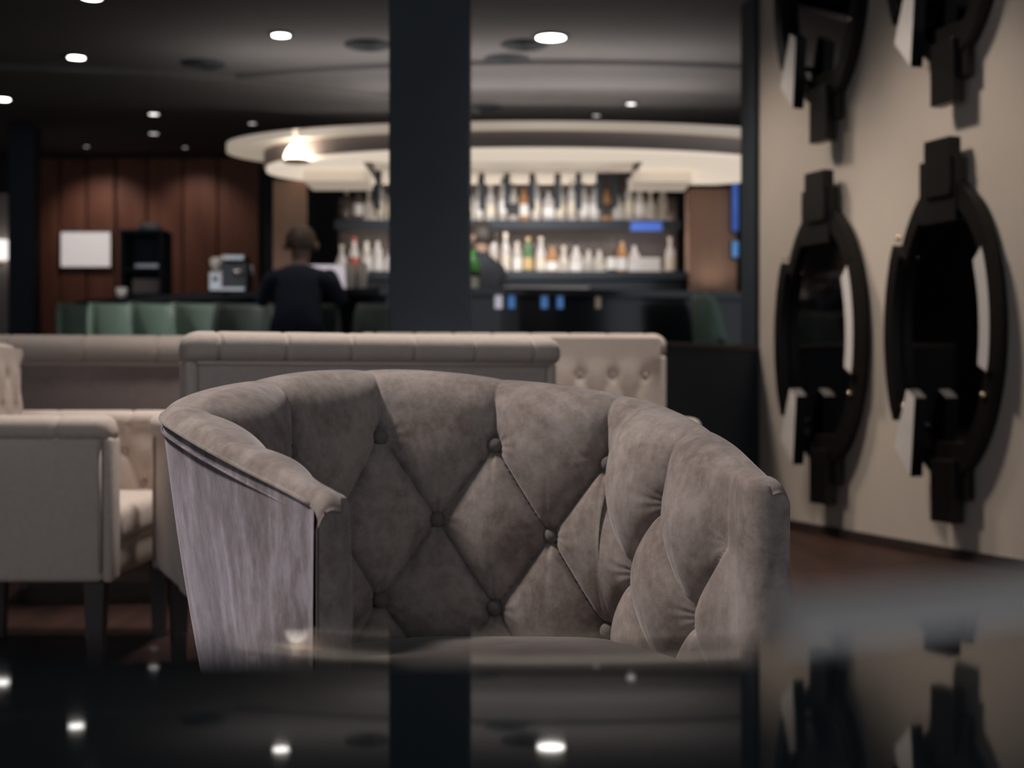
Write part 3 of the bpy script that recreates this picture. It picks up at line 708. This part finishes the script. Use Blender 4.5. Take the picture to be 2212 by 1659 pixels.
for lvl, (zs, x0_, x1_, off) in {'upper': (zU, 748, 1440, .05), 'lower': (zL, 738, 1462, .02)}.items():
    xs = []; x = x0_
    while x < x1_: xs.append(x); x += 24.5+random.uniform(-2, 3)
    if lvl == 'lower': xs = [q for q in xs if not 1376 < q < 1430]
    for i, x in enumerate(xs):
        s = random.choice(['tall', 'tall', 'wide', 'slim', 'squat']); g = random.choices(list(GW), [8, 1.3, .8, 1.4, 6, .4])[0]
        l = random.choices(list(LB), [4, 5, .4, .9, .9])[0]
        A = px(x, 0, BD)
        bottle((A.x, BD+off+random.uniform(-.03, .05), zs+.002), s, g, l, f'{s} {GW[g]} bottle with {l} label, {ORD[i]} from the left on the {lvl} bar shelf')

# ------------------------------------------------------------------ bar stools
def stool(leather):
    root = empty('bar_stool', (0, 0, 0))
    R_, zs = .225, .66
    # wrap-around back with arms that slope down to the front (front is -y)
    P = []; n = 36
    for i in range(n+1):
        A = math.radians(-20+220*i/n); y = math.sin(A); top = .66+.34*smooth01((y+.30)/.75)
        ox, oy = math.cos(A), math.sin(A)
        ring = []
        for rr, z in ((R_, zs-.06), (R_+.012, zs+.05), (R_+.020, top-.015), (R_+.012, top), (R_-.020, top), (R_-.028, top-.02), (R_-.035, zs+.02), (R_-.03, zs-.06)):
            ring.append((ox*rr, oy*rr*.92, z))
        P.append(ring)
    grid('backrest', P, leather, root, wrap=True, caps=True)
    tube('back_trim', [(math.cos(A)*(R_+.0), math.sin(A)*R_*.92, .665+.34*smooth01((math.sin(A)+.30)/.75)) for A in [math.radians(-20+220*i/24) for i in range(25)]], .012, leather, root)
    lathe('seat', [(.0, zs-.08), (.19, zs-.08), (.205, zs-.04), (.20, zs), (.17, zs+.015), (0, zs+.022)], leather, root, seg=24)
    for sx in (-1, 1):
        for sy in (-1, 1):
            tube('leg', [(sx*.14, sy*.13, zs-.08), (sx*.19, sy*.18, 0)], .016, 'dark_wood', root, r2=.011)
    tube('foot_ring', [(.175*math.cos(2*PI*i/20), .165*math.sin(2*PI*i/20), .24) for i in range(20)], .008, 'steel', root, closed=True, seg=6)
    return root
protoG = stool('green_leather'); protoD = stool('green_dark'); used = {'G': 0, 'D': 0}
STO = [(188, 10.9, 35, 'G', 'leftmost green leather bar stool at the dark counter'),
       (258, 10.7, 30, 'G', 'second green leather bar stool from the left at the dark counter'),
       (345, 10.35, 35, 'G', 'third green leather bar stool from the left, below the black cabinet'),
       (440, 9.9, 38, 'G', 'fourth green leather bar stool from the left, below the coffee machine'),
       (528, 9.65, 10, 'D', 'dark green bar stool left of the seated customer'),
       (662, 9.45, 6, 'D', 'dark green bar stool under the seated customer by the column'),
       (835, 9.55, 0, 'D', 'dark green bar stool partly hidden by the black column'),
       (1560, 9.7, 75, 'G', 'green bar stool beside the dark wall end on the right')]
for x, d_, rz, k, lab in STO:
    src = protoG if k == 'G' else protoD
    o = src if not used[k] else copy_tree(src); used[k] = 1
    d_ = min(front, key=lambda q: abs(1106+F*q.x/q.y-x)).y-.42; p = px(x, 0, d_); o.scale = (.98, .95, (px(0, 640 if x > 1500 else 657, d_).z-PLAT)/1.005); o.location = (p.x, d_, PLAT); o.rotation_euler = (0, 0, PI+math.radians(rz)+PI)
    tag(o, lab, 'bar stool', 'green bar stools along the counter')
spot('stool_fill', (-3.4, 8.95, 3.05), (-2.6, 10.4, 1.2), 110, NEUT, 55, .7, .05)  # added spot with no fitting, there to brighten the stools

# ------------------------------------------------------------------ people at the bar
def person(name, label, loc, rz, joints, edges, mats_split, hair_c, hair_m, cloth, neck_z):
    me = bpy.data.meshes.new('body'); me.from_pydata([j[0] for j in joints], edges, [])
    o = bpy.data.objects.new('tmp', me); COL.objects.link(o)
    sk = o.modifiers.new('s', 'SKIN'); sk.use_smooth_shade = True
    for i, j in enumerate(joints):
        me.skin_vertices[0].data[i].radius = j[1] if isinstance(j[1], tuple) else (j[1], j[1])
        me.skin_vertices[0].data[i].use_root = (i == 0)
    sb = o.modifiers.new('d', 'SUBSURF'); sb.levels = 2; sb.render_levels = 2
    bpy.context.view_layer.update()
    dg = bpy.context.evaluated_depsgraph_get()
    nm = bpy.data.meshes.new_from_object(o.evaluated_get(dg)); bpy.data.objects.remove(o)
    root = empty(name, loc, rz); tag(root, label, 'person')
    nm.materials.clear(); b = link('body', nm, None, root, True)
    nm.materials.append(MATS[cloth]); nm.materials.append(MATS['skin'])
    for p in nm.polygons:
        c = p.center
        p.material_index = 1 if (c.z > neck_z or mats_split(c)) else 0
    # hair cap over the back and top of the head
    P = []; hx, hy, hz, hr = hair_c
    for i in range(9):
        A = PI*.62*i/8; ring = []
        for k in range(18):
            B_ = 2*PI*k/18; fr = -math.sin(B_); lim = 1-.42*max(0, fr)
            a_ = A*lim
            ring.append((hx+hr*math.sin(a_)*math.cos(B_)*.92, hy+hr*math.sin(a_)*math.sin(B_)*1.08, hz+hr*1.12*math.cos(a_)))
        P.append(ring)
    grid('hair', P, hair_m, b, wrap=True)
    # face on the -y side: nose, eyes, ears, mouth
    lathe('nose', [(.014, -.02), (.016, -.012), (.008, .02), (0, .024)], 'skin', b, seg=8, c=(hx, hy-hr*.98, hz-.035))
    for s in (-1, 1):
        lathe('eye', [(0, -.009), (.009, -.004), (.009, .004), (0, .009)], 'white_plastic', b, seg=8, c=(hx+s*.033, hy-hr*.90, hz-.005))
        lathe('ear', [(.004, -.03), (.014, -.01), (.016, .015), (.004, .03)], 'skin', b, seg=8, c=(hx+s*hr*.92, hy+.005, hz-.02))
    box('mouth', (hx, hy-hr*.93, hz-.075), (.045, .012, .008), 'label_red', b, bev=.003)
    return root
def hand(js, es, wi, wrist, dirv, side):
    """five short finger chains growing out of a palm vertex"""
    d_ = Vector(dirv).normalized(); s = d_.cross(Vector((0, 0, 1))).normalized()*side
    p = Vector(wrist)+d_*.055; js.append((tuple(p), (.030, .016))); pi_ = len(js)-1; es.append((wi, pi_))
    for q, ln in ((-.027, .058), (-.009, .068), (.009, .072), (.026, .062)):
        a_ = p+d_*.035+s*q; js.append((tuple(a_), .010)); es.append((pi_, len(js)-1))
        js.append((tuple(a_+d_*ln*.5+Vector((0, 0, -.012))), .009)); es.append((len(js)-2, len(js)-1))
        js.append((tuple(a_+d_*ln*.85+Vector((0, 0, -.035))), .008)); es.append((len(js)-2, len(js)-1))
    a_ = Vector(wrist)+d_*.03+s*.035; js.append((tuple(a_), .011)); es.append((wi, len(js)-1))
    js.append((tuple(a_+d_*.035+s*.02), .010)); es.append((len(js)-2, len(js)-1))
# standing bartender behind the counter, seen from the side, arm on the worktop
js = [((0, 0, .92), (.16, .12)), ((0, .01, 1.08), (.15, .105)), ((0, .02, 1.24), (.165, .11)), ((0, .02, 1.36), (.13, .09)),
      ((0, .0, 1.44), .055), ((0, -.01, 1.49), .055), ((0, -.02, 1.575), (.078, .092)), ((0, -.02, 1.64), (.074, .09)), ((0, -.015, 1.69), (.045, .055))]
es = [(i, i+1) for i in range(8)]
for s in (-1, 1):
    b0 = len(js)
    js += [((s*.18, .02, 1.36), .060), ((s*.23, .02, 1.12), .048), ((s*.21, -.17, .98), .038), ((s*.18, -.30, 1.00), .027)]
    es += [(3, b0), (b0, b0+1), (b0+1, b0+2), (b0+2, b0+3)]
    hand(js, es, b0+3, (s*.18, -.30, 1.00), (-.1*s, -1, .05), -s)
    b0 = len(js)
    js += [((s*.09, 0, .84), .095), ((s*.10, -.01, .48), .062), ((s*.10, .02, .09), .042), ((s*.10, -.12, .035), .040)]
    es += [(0, b0), (b0, b0+1), (b0+1, b0+2), (b0+2, b0+3)]
A = px(1043, 0, 10.95)
person('person', 'dark haired person in black standing behind the bar right of the column', (A.x, 10.95, PLAT), math.radians(-128), js, es,
       lambda c: c.y < -.285, (0, -.018, 1.605, .108), 'hair', 'cloth_black', 1.49)
# seated customer on a stool, back to the camera, leaning on the counter
js = [((0, 0, .72), (.17, .14)), ((0, -.03, .88), (.155, .115)), ((0, -.09, 1.03), (.175, .115)), ((0, -.13, 1.14), (.135, .09)),
      ((0, -.15, 1.21), .056), ((0, -.17, 1.26), .056), ((0, -.20, 1.34), (.078, .092)), ((0, -.20, 1.41), (.074, .09)), ((0, -.195, 1.455), (.045, .055))]
es = [(i, i+1) for i in range(8)]
for s in (-1, 1):
    b0 = len(js)
    js += [((s*.19, -.12, 1.13), .062), ((s*.27, -.24, .97), .050), ((s*.17, -.44, 1.19), .038), ((s*.12, -.54, 1.20), .027)]
    es += [(3, b0), (b0, b0+1), (b0+1, b0+2), (b0+2, b0+3)]
    hand(js, es, b0+3, (s*.12, -.54, 1.20), (-.2*s, -1, 0), -s)
    b0 = len(js)
    js += [((s*.10, -.06, .74), .098), ((s*.13, -.42, .72), .066), ((s*.12, -.40, .30), .044), ((s*.12, -.50, .26), .038)]
    es += [(0, b0), (b0, b0+1), (b0+1, b0+2), (b0+2, b0+3)]
A = px(640, 0, 9.72)
pn = person('person', 'person in dark navy clothes seated at the bar with their back to the camera', (A.x, 9.72, PLAT), PI, js, es,
       lambda c: c.y < -.53, (0, -.195, 1.37, .112), 'hair_brown', 'cloth_navy', 1.225); pn.scale = (1.07, 1.07, 1.06)

# ------------------------------------------------------------------ things on and around the bar
A = px(186, 539, 14.176)
po = empty('notice_board', A); tag(po, 'bright white lit board hung on the reddish wood panels', 'board')
box('board_sheet', (0, 0, 0), (108/F*14.1, .03, 77/F*14.1), 'poster', po, bev=.004)
for s in (-1, 1): box('frame_edge', (0, -.002, s*(39/F*14.1)), (112/F*14.1, .036, .014), 'dark_wood', po, bev=.003)
for s in (-1, 1): box('frame_edge', (s*55/F*14.1, -.002, 0), (.014, .036, 77/F*14.1), 'dark_wood', po, bev=.003)
# black cabinet with a bowl on top
cd = 12.6
A = px(270, 500, cd); B = px(362, 626, cd)
cb = empty('display_cabinet', ((A.x+B.x)/2, cd, PLAT)); tag(cb, 'tall black open cabinet against the wood panels', 'cabinet')
wv_ = B.x-A.x; hT = A.z-PLAT
for s in (-1, 1): box('cabinet_side', (s*(wv_/2-.015), 0, hT/2), (.03, .35, hT), 'black', cb, bev=.003)
box('cabinet_back', (0, .165, hT/2), (wv_-.06, .02, hT), 'black', cb)
box('cabinet_top', (0, 0, hT-.02), (wv_, .36, .04), 'black', cb, bev=.003)
for z in (1.25, 1.47): box('shelf', (0, 0, z), (wv_-.06, .32, .025), 'black', cb)
box('cabinet_door', (0, -.165, .55), (wv_-.01, .02, 1.1), 'black', cb, bev=.003)
for x, z, w_, h_, m, lab in ((.02, 1.263, .24, .13, 'taupe', 'taupe box on the lower shelf of the black cabinet'), (.03, 1.483, .22, .05, 'steel', 'flat metal tray on the upper shelf of the black cabinet')):
    o = box('storage_box', (cb.location.x+x, cd, PLAT+z+h_/2), (w_, .22, h_), m, None, bev=.01); tag(o, lab, 'box')
o = lathe('bowl', [(.05, 0), (.09, .02), (.11, .06), (.105, .062), (.085, .026), (0, .012)], 'white_plastic', None, seg=24); o.location = (cb.location.x+.03, cd, PLAT+hT+.002)
tag(o, 'pale bowl standing on top of the black cabinet', 'bowl')
# coffee machine and grinder on the counter
A = px(505, 0, 10.55)
cm = empty('coffee_machine', (A.x, 10.62, CT)); tag(cm, 'metal coffee machine on the bar counter left of the customer', 'coffee machine')
box('machine_body', (0, .05, .12), (.20, .22, .22), 'black_gloss', cm, bev=.012)
box('cup_rail', (0, 0, .255), (.17, .22, .045), 'steel', cm, bev=.008)
lathe('group_head', [(.03, 0), (.034, .03), (.028, .05)], 'steel', cm, c=(.03, -.09, .12))
tube('steam_wand', [(.11, -.06, .2), (.14, -.10, .19), (.15, -.11, .08)], .008, 'steel', cm)
box('drip_tray', (0, -.07, .02), (.19, .14, .03), 'steel', cm, bev=.005)
A = px(468, 0, 10.6)
gr = empty('coffee_grinder', (A.x, 10.62, CT)); tag(gr, 'small pale coffee grinder on the counter beside the coffee machine', 'grinder')
box('grinder_body', (0, 0, .08), (.11, .14, .15), 'steel', gr, bev=.012)
lathe('hopper', [(.028, .15), (.05, .21), (.052, .25), (.03, .265)], GL['clear'], gr)
box('spout', (0, -.08, .10), (.03, .04, .03), 'black', gr, bev=.004)
A = px(255, 0, 11.1)
o = lathe('cup', [(.03, 0), (.042, .03), (.046, .08), (.042, .08), (.036, .03), (0, .012)], 'white_plastic', None, seg=18); o.location = (px(263, 0, 11.25).x, 11.25, CT)
tag(o, 'white cup at the left end of the bar counter', 'cup')
# laptop and glasses in front of the customer
A = px(700, 0, 10.35)
lp = empty('laptop', (A.x, 10.42, CT)); tag(lp, 'open laptop with a pale blue screen beside the seated customer', 'laptop')
box('keyboard_base', (0, 0, .009), (.30, .21, .016), 'steel', lp, bev=.004)
sM = Matrix.Rotation(math.radians(-18), 4, 'X')
box('screen', (0, .13, .11), (.30, .012, .20), 'pale_glow', lp, bev=.003, mtx=sM)
def glass_cup(x, d_, lab, m='lamp_dim', s=1.0):
    o = empty('candle_glass', (px(x, 0, d_).x, d_, CT)); tag(o, lab, 'candle')
    lathe('glass', [(.030*s, 0), (.036*s, .01), (.038*s, .10*s), (.035*s, .10*s), (.032*s, .014), (0, .012)], GL['clear'], o, seg=16)
    lathe('candle', [(.024*s, .014), (.024*s, .06*s), (0, .062*s)], m, o, seg=12)
glass_cup(711, 10.3, 'glowing candle glass on the counter right of the laptop')
glass_cup(1022, 10.35, 'glowing candle glass on the counter by the right edge of the column')
for x, lab in ((757, 'tall glass on the counter left of the black column, nearer the laptop'), (782, 'tall glass on the counter right beside the black column')):
    o = lathe('drinking_glass', [(.03, 0), (.034, .01), (.042, .20), (.039, .20), (.030, .014), (0, .012)], GL['clear'], None, seg=18); o.location = (px(x, 0, 10.4).x, 10.4, CT)
    tag(o, lab, 'glass')
# two green bottles beside the bartender
for i, (y_, lab) in enumerate(((560, 'green liqueur bottle lower beside the bartender, on the counter'),)):
    o = empty('bottle', (px(1022, 0, 10.55).x, 10.55, CT)); tag(o, lab, 'bottle')
    lathe('glass_body', [(.045, 0), (.048, .01), (.048, .22), (.02, .26), (.016, .32)], 'green_glow', o, seg=16)
    lathe('cap', [(.018, .315), (.018, .35), (0, .352)], LB['black'], o, seg=12)
    lathe('paper_label', [(.0485, .10), (.049, .105), (.049, .15), (.0485, .155)], LB['black'], o, seg=16, ring=True)
A = px(1180, 0, 10.35); 
tr = empty('bar_mat', (A.x, 10.45, CT)); tag(tr, 'long pale metal tray on the counter in front of the bottles', 'tray')
box('tray_plate', (0, 0, .008), (.62, .22, .012), 'trim_metal', tr, bev=.003)
for s in (-1, 1): box('tray_rim', (0, s*.11, .016), (.62, .012, .026), 'trim_metal', tr, bev=.003)
# small glowing tiles standing in for reflections in the glossy bar front
for x, m, w_, lab in ((1077, 'pale_glow', .055, 'white painted reflection on the bar front, leftmost of the row'), (1105, 'cyan_glow', .05, 'blue painted reflection next to the white one on the bar front'),
                      (1176, 'cyan_glow', .05, 'blue painted reflection in the middle of the row on the bar front'), (1210, 'cyan_glow', .045, 'small blue painted reflection right of the middle on the bar front'),
                      (1292, 'amber_dim', .04, 'small dim amber painted reflection, rightmost of the row on the bar front')):
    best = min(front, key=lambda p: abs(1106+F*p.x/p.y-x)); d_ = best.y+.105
    o = box('reflection_tile', (px(x, 0, d_).x, d_, px(0, 653, d_).z), (w_, .02, .09), m, None, bev=.004); tag(o, lab, 'light', 'painted reflections on the bar front')
# blue neon sign edge by the dark wall end
for y0_, y1_, m, lab in ((382, 500, 'blue_glow', 'tall vertical blue neon bar by the dark wall end'), (522, 556, 'cyan_glow', 'short bright blue neon lamp below the tall neon bar')):
    A = px(1587, (y0_+y1_)/2, 11.18); h_ = (y1_-y0_)/F*11.1
    o = empty('neon_light', A); tag(o, lab, 'neon light')
    tube('neon_tube', [(0, -.03, -h_/2), (0, -.03, h_/2)], .026, m, o)
    box('neon_backing', (0, .01, 0), (.07, .02, h_+.02), 'black', o, bev=.003)
# wall lamp at the far left edge
A = px(2, 540, 12.8); o = empty('wall_lamp', A); tag(o, 'small pale wall lamp at the left edge above the wall stub', 'lamp')
lathe('lamp_shade', [(.05, -.09), (.085, -.08), (.085, .08), (.06, .09), (0, .09)], 'lamp_dim', o, seg=18)
lathe('lamp_arm', [(.02, -.14), (.02, -.085), (0, -.084)], 'brass', o, seg=10)

# ------------------------------------------------------------------ lamps and grilles in the bar ceiling
def ceil_lamp(x, y, w_, m, lab, power=0):
    d_ = (BAR_Z-.01-CAMH)*F/(829.5-y); p = px(x, y, d_)
    o = empty('ceiling_downlight', (p.x, d_, BAR_Z)); tag(o, lab, 'ceiling light', 'round downlights in the bar ceiling')
    r = w_/2
    lathe('lamp_ring', [(r, -.012), (r+.022, -.010), (r+.022, .012), (r, .012)], 'black', o, seg=20, ring=True)
    lathe('lamp_lens', [(0, -.009), (r, -.009), (r, .006), (0, .006)], m, o, seg=20)
    if power: spot('downlight_beam', (p.x, d_, BAR_Z-.03), (p.x, d_+(1.1 if y > 300 else 0), 1.0 if y > 300 else 0), power, NEUT, 100, .8, .05)
for a_ in ((165, 125, .115, 'lamp_white', 'bright ceiling downlight highest above the white board', 26), (607, 77, .115, 'lamp_white', 'bright ceiling downlight at the top left of the column', 14),
           (678, 181, .16, 'lamp_white', 'bright downlight above the dome lamp, left of the column', 0), (753, 227, .08, 'lamp_mid', 'small downlight just left of the column above the canopy', 0),
           (1190, 82, .19, 'lamp_white', 'largest bright downlight right of the column at the top', 0), (1493, 179, .10, 'lamp_white', 'bright downlight near the dark wall end', 0),
           (1363, 225, .08, 'lamp_mid', 'downlight above the canopy, left of the one by the wall end', 0), (1288, 250, .065, 'lamp_dim', 'dim downlight closest to the canopy rim right of the column', 0),
           (332, 247, .085, 'lamp_mid', 'upper of two stacked downlights above the black cabinet', 0), (332, 289, .085, 'lamp_dim', 'lower of two stacked downlights above the black cabinet', 0),
           (5, 215, .12, 'lamp_white', 'bright ceiling downlight at the left edge of the picture', 0), (55, 280, .075, 'lamp_mid', 'small downlight near the left edge above the slim pillar', 0),
           (545, 267, .07, 'lamp_dim', 'dim downlight left of the pointed canopy tip', 0), (187, 317, .05, 'lamp_dim', 'faint downlight above the white board', 15),
           (400, 319, .05, 'lamp_dim', 'faint downlight right of the black cabinet', 9), (198, -4, .115, 'lamp_white', 'bright downlight cut by the top edge of the picture', 0)):
    ceil_lamp(*a_)
def grille(x, y, w_, lab):
    d_ = (BAR_Z-CAMH)*F/(829.5-y); p = px(x, y, d_)
    o = empty('ceiling_grille', (p.x, d_, BAR_Z)); tag(o, lab, 'air vent', 'dark round grilles in the bar ceiling')
    lathe('grille_plate', [(0, -.012), (w_/2, -.012), (w_/2+.01, -.004), (w_/2+.01, .01), (0, .01)], 'black_soft', o, seg=28)
    for k in (1, 2, 3): tube('grille_ring', [(w_/2*k/3.6*math.cos(2*PI*i/24), w_/2*k/3.6*math.sin(2*PI*i/24), -.014) for i in range(24)], .005, 'black', o, closed=True, seg=6)
grille(1133, 96, .30, 'dark ceiling grille left of the largest downlight')
grille(1095, 127, .30, 'dark ceiling grille just right of the column, second from the top')
grille(1050, 229, .24, 'dark ceiling grille close to the canopy beside the column')
grille(795, 96, .30, 'dark ceiling grille left of the column')
grille(440, 137, .30, 'dark ceiling grille in the dark ceiling on the left')
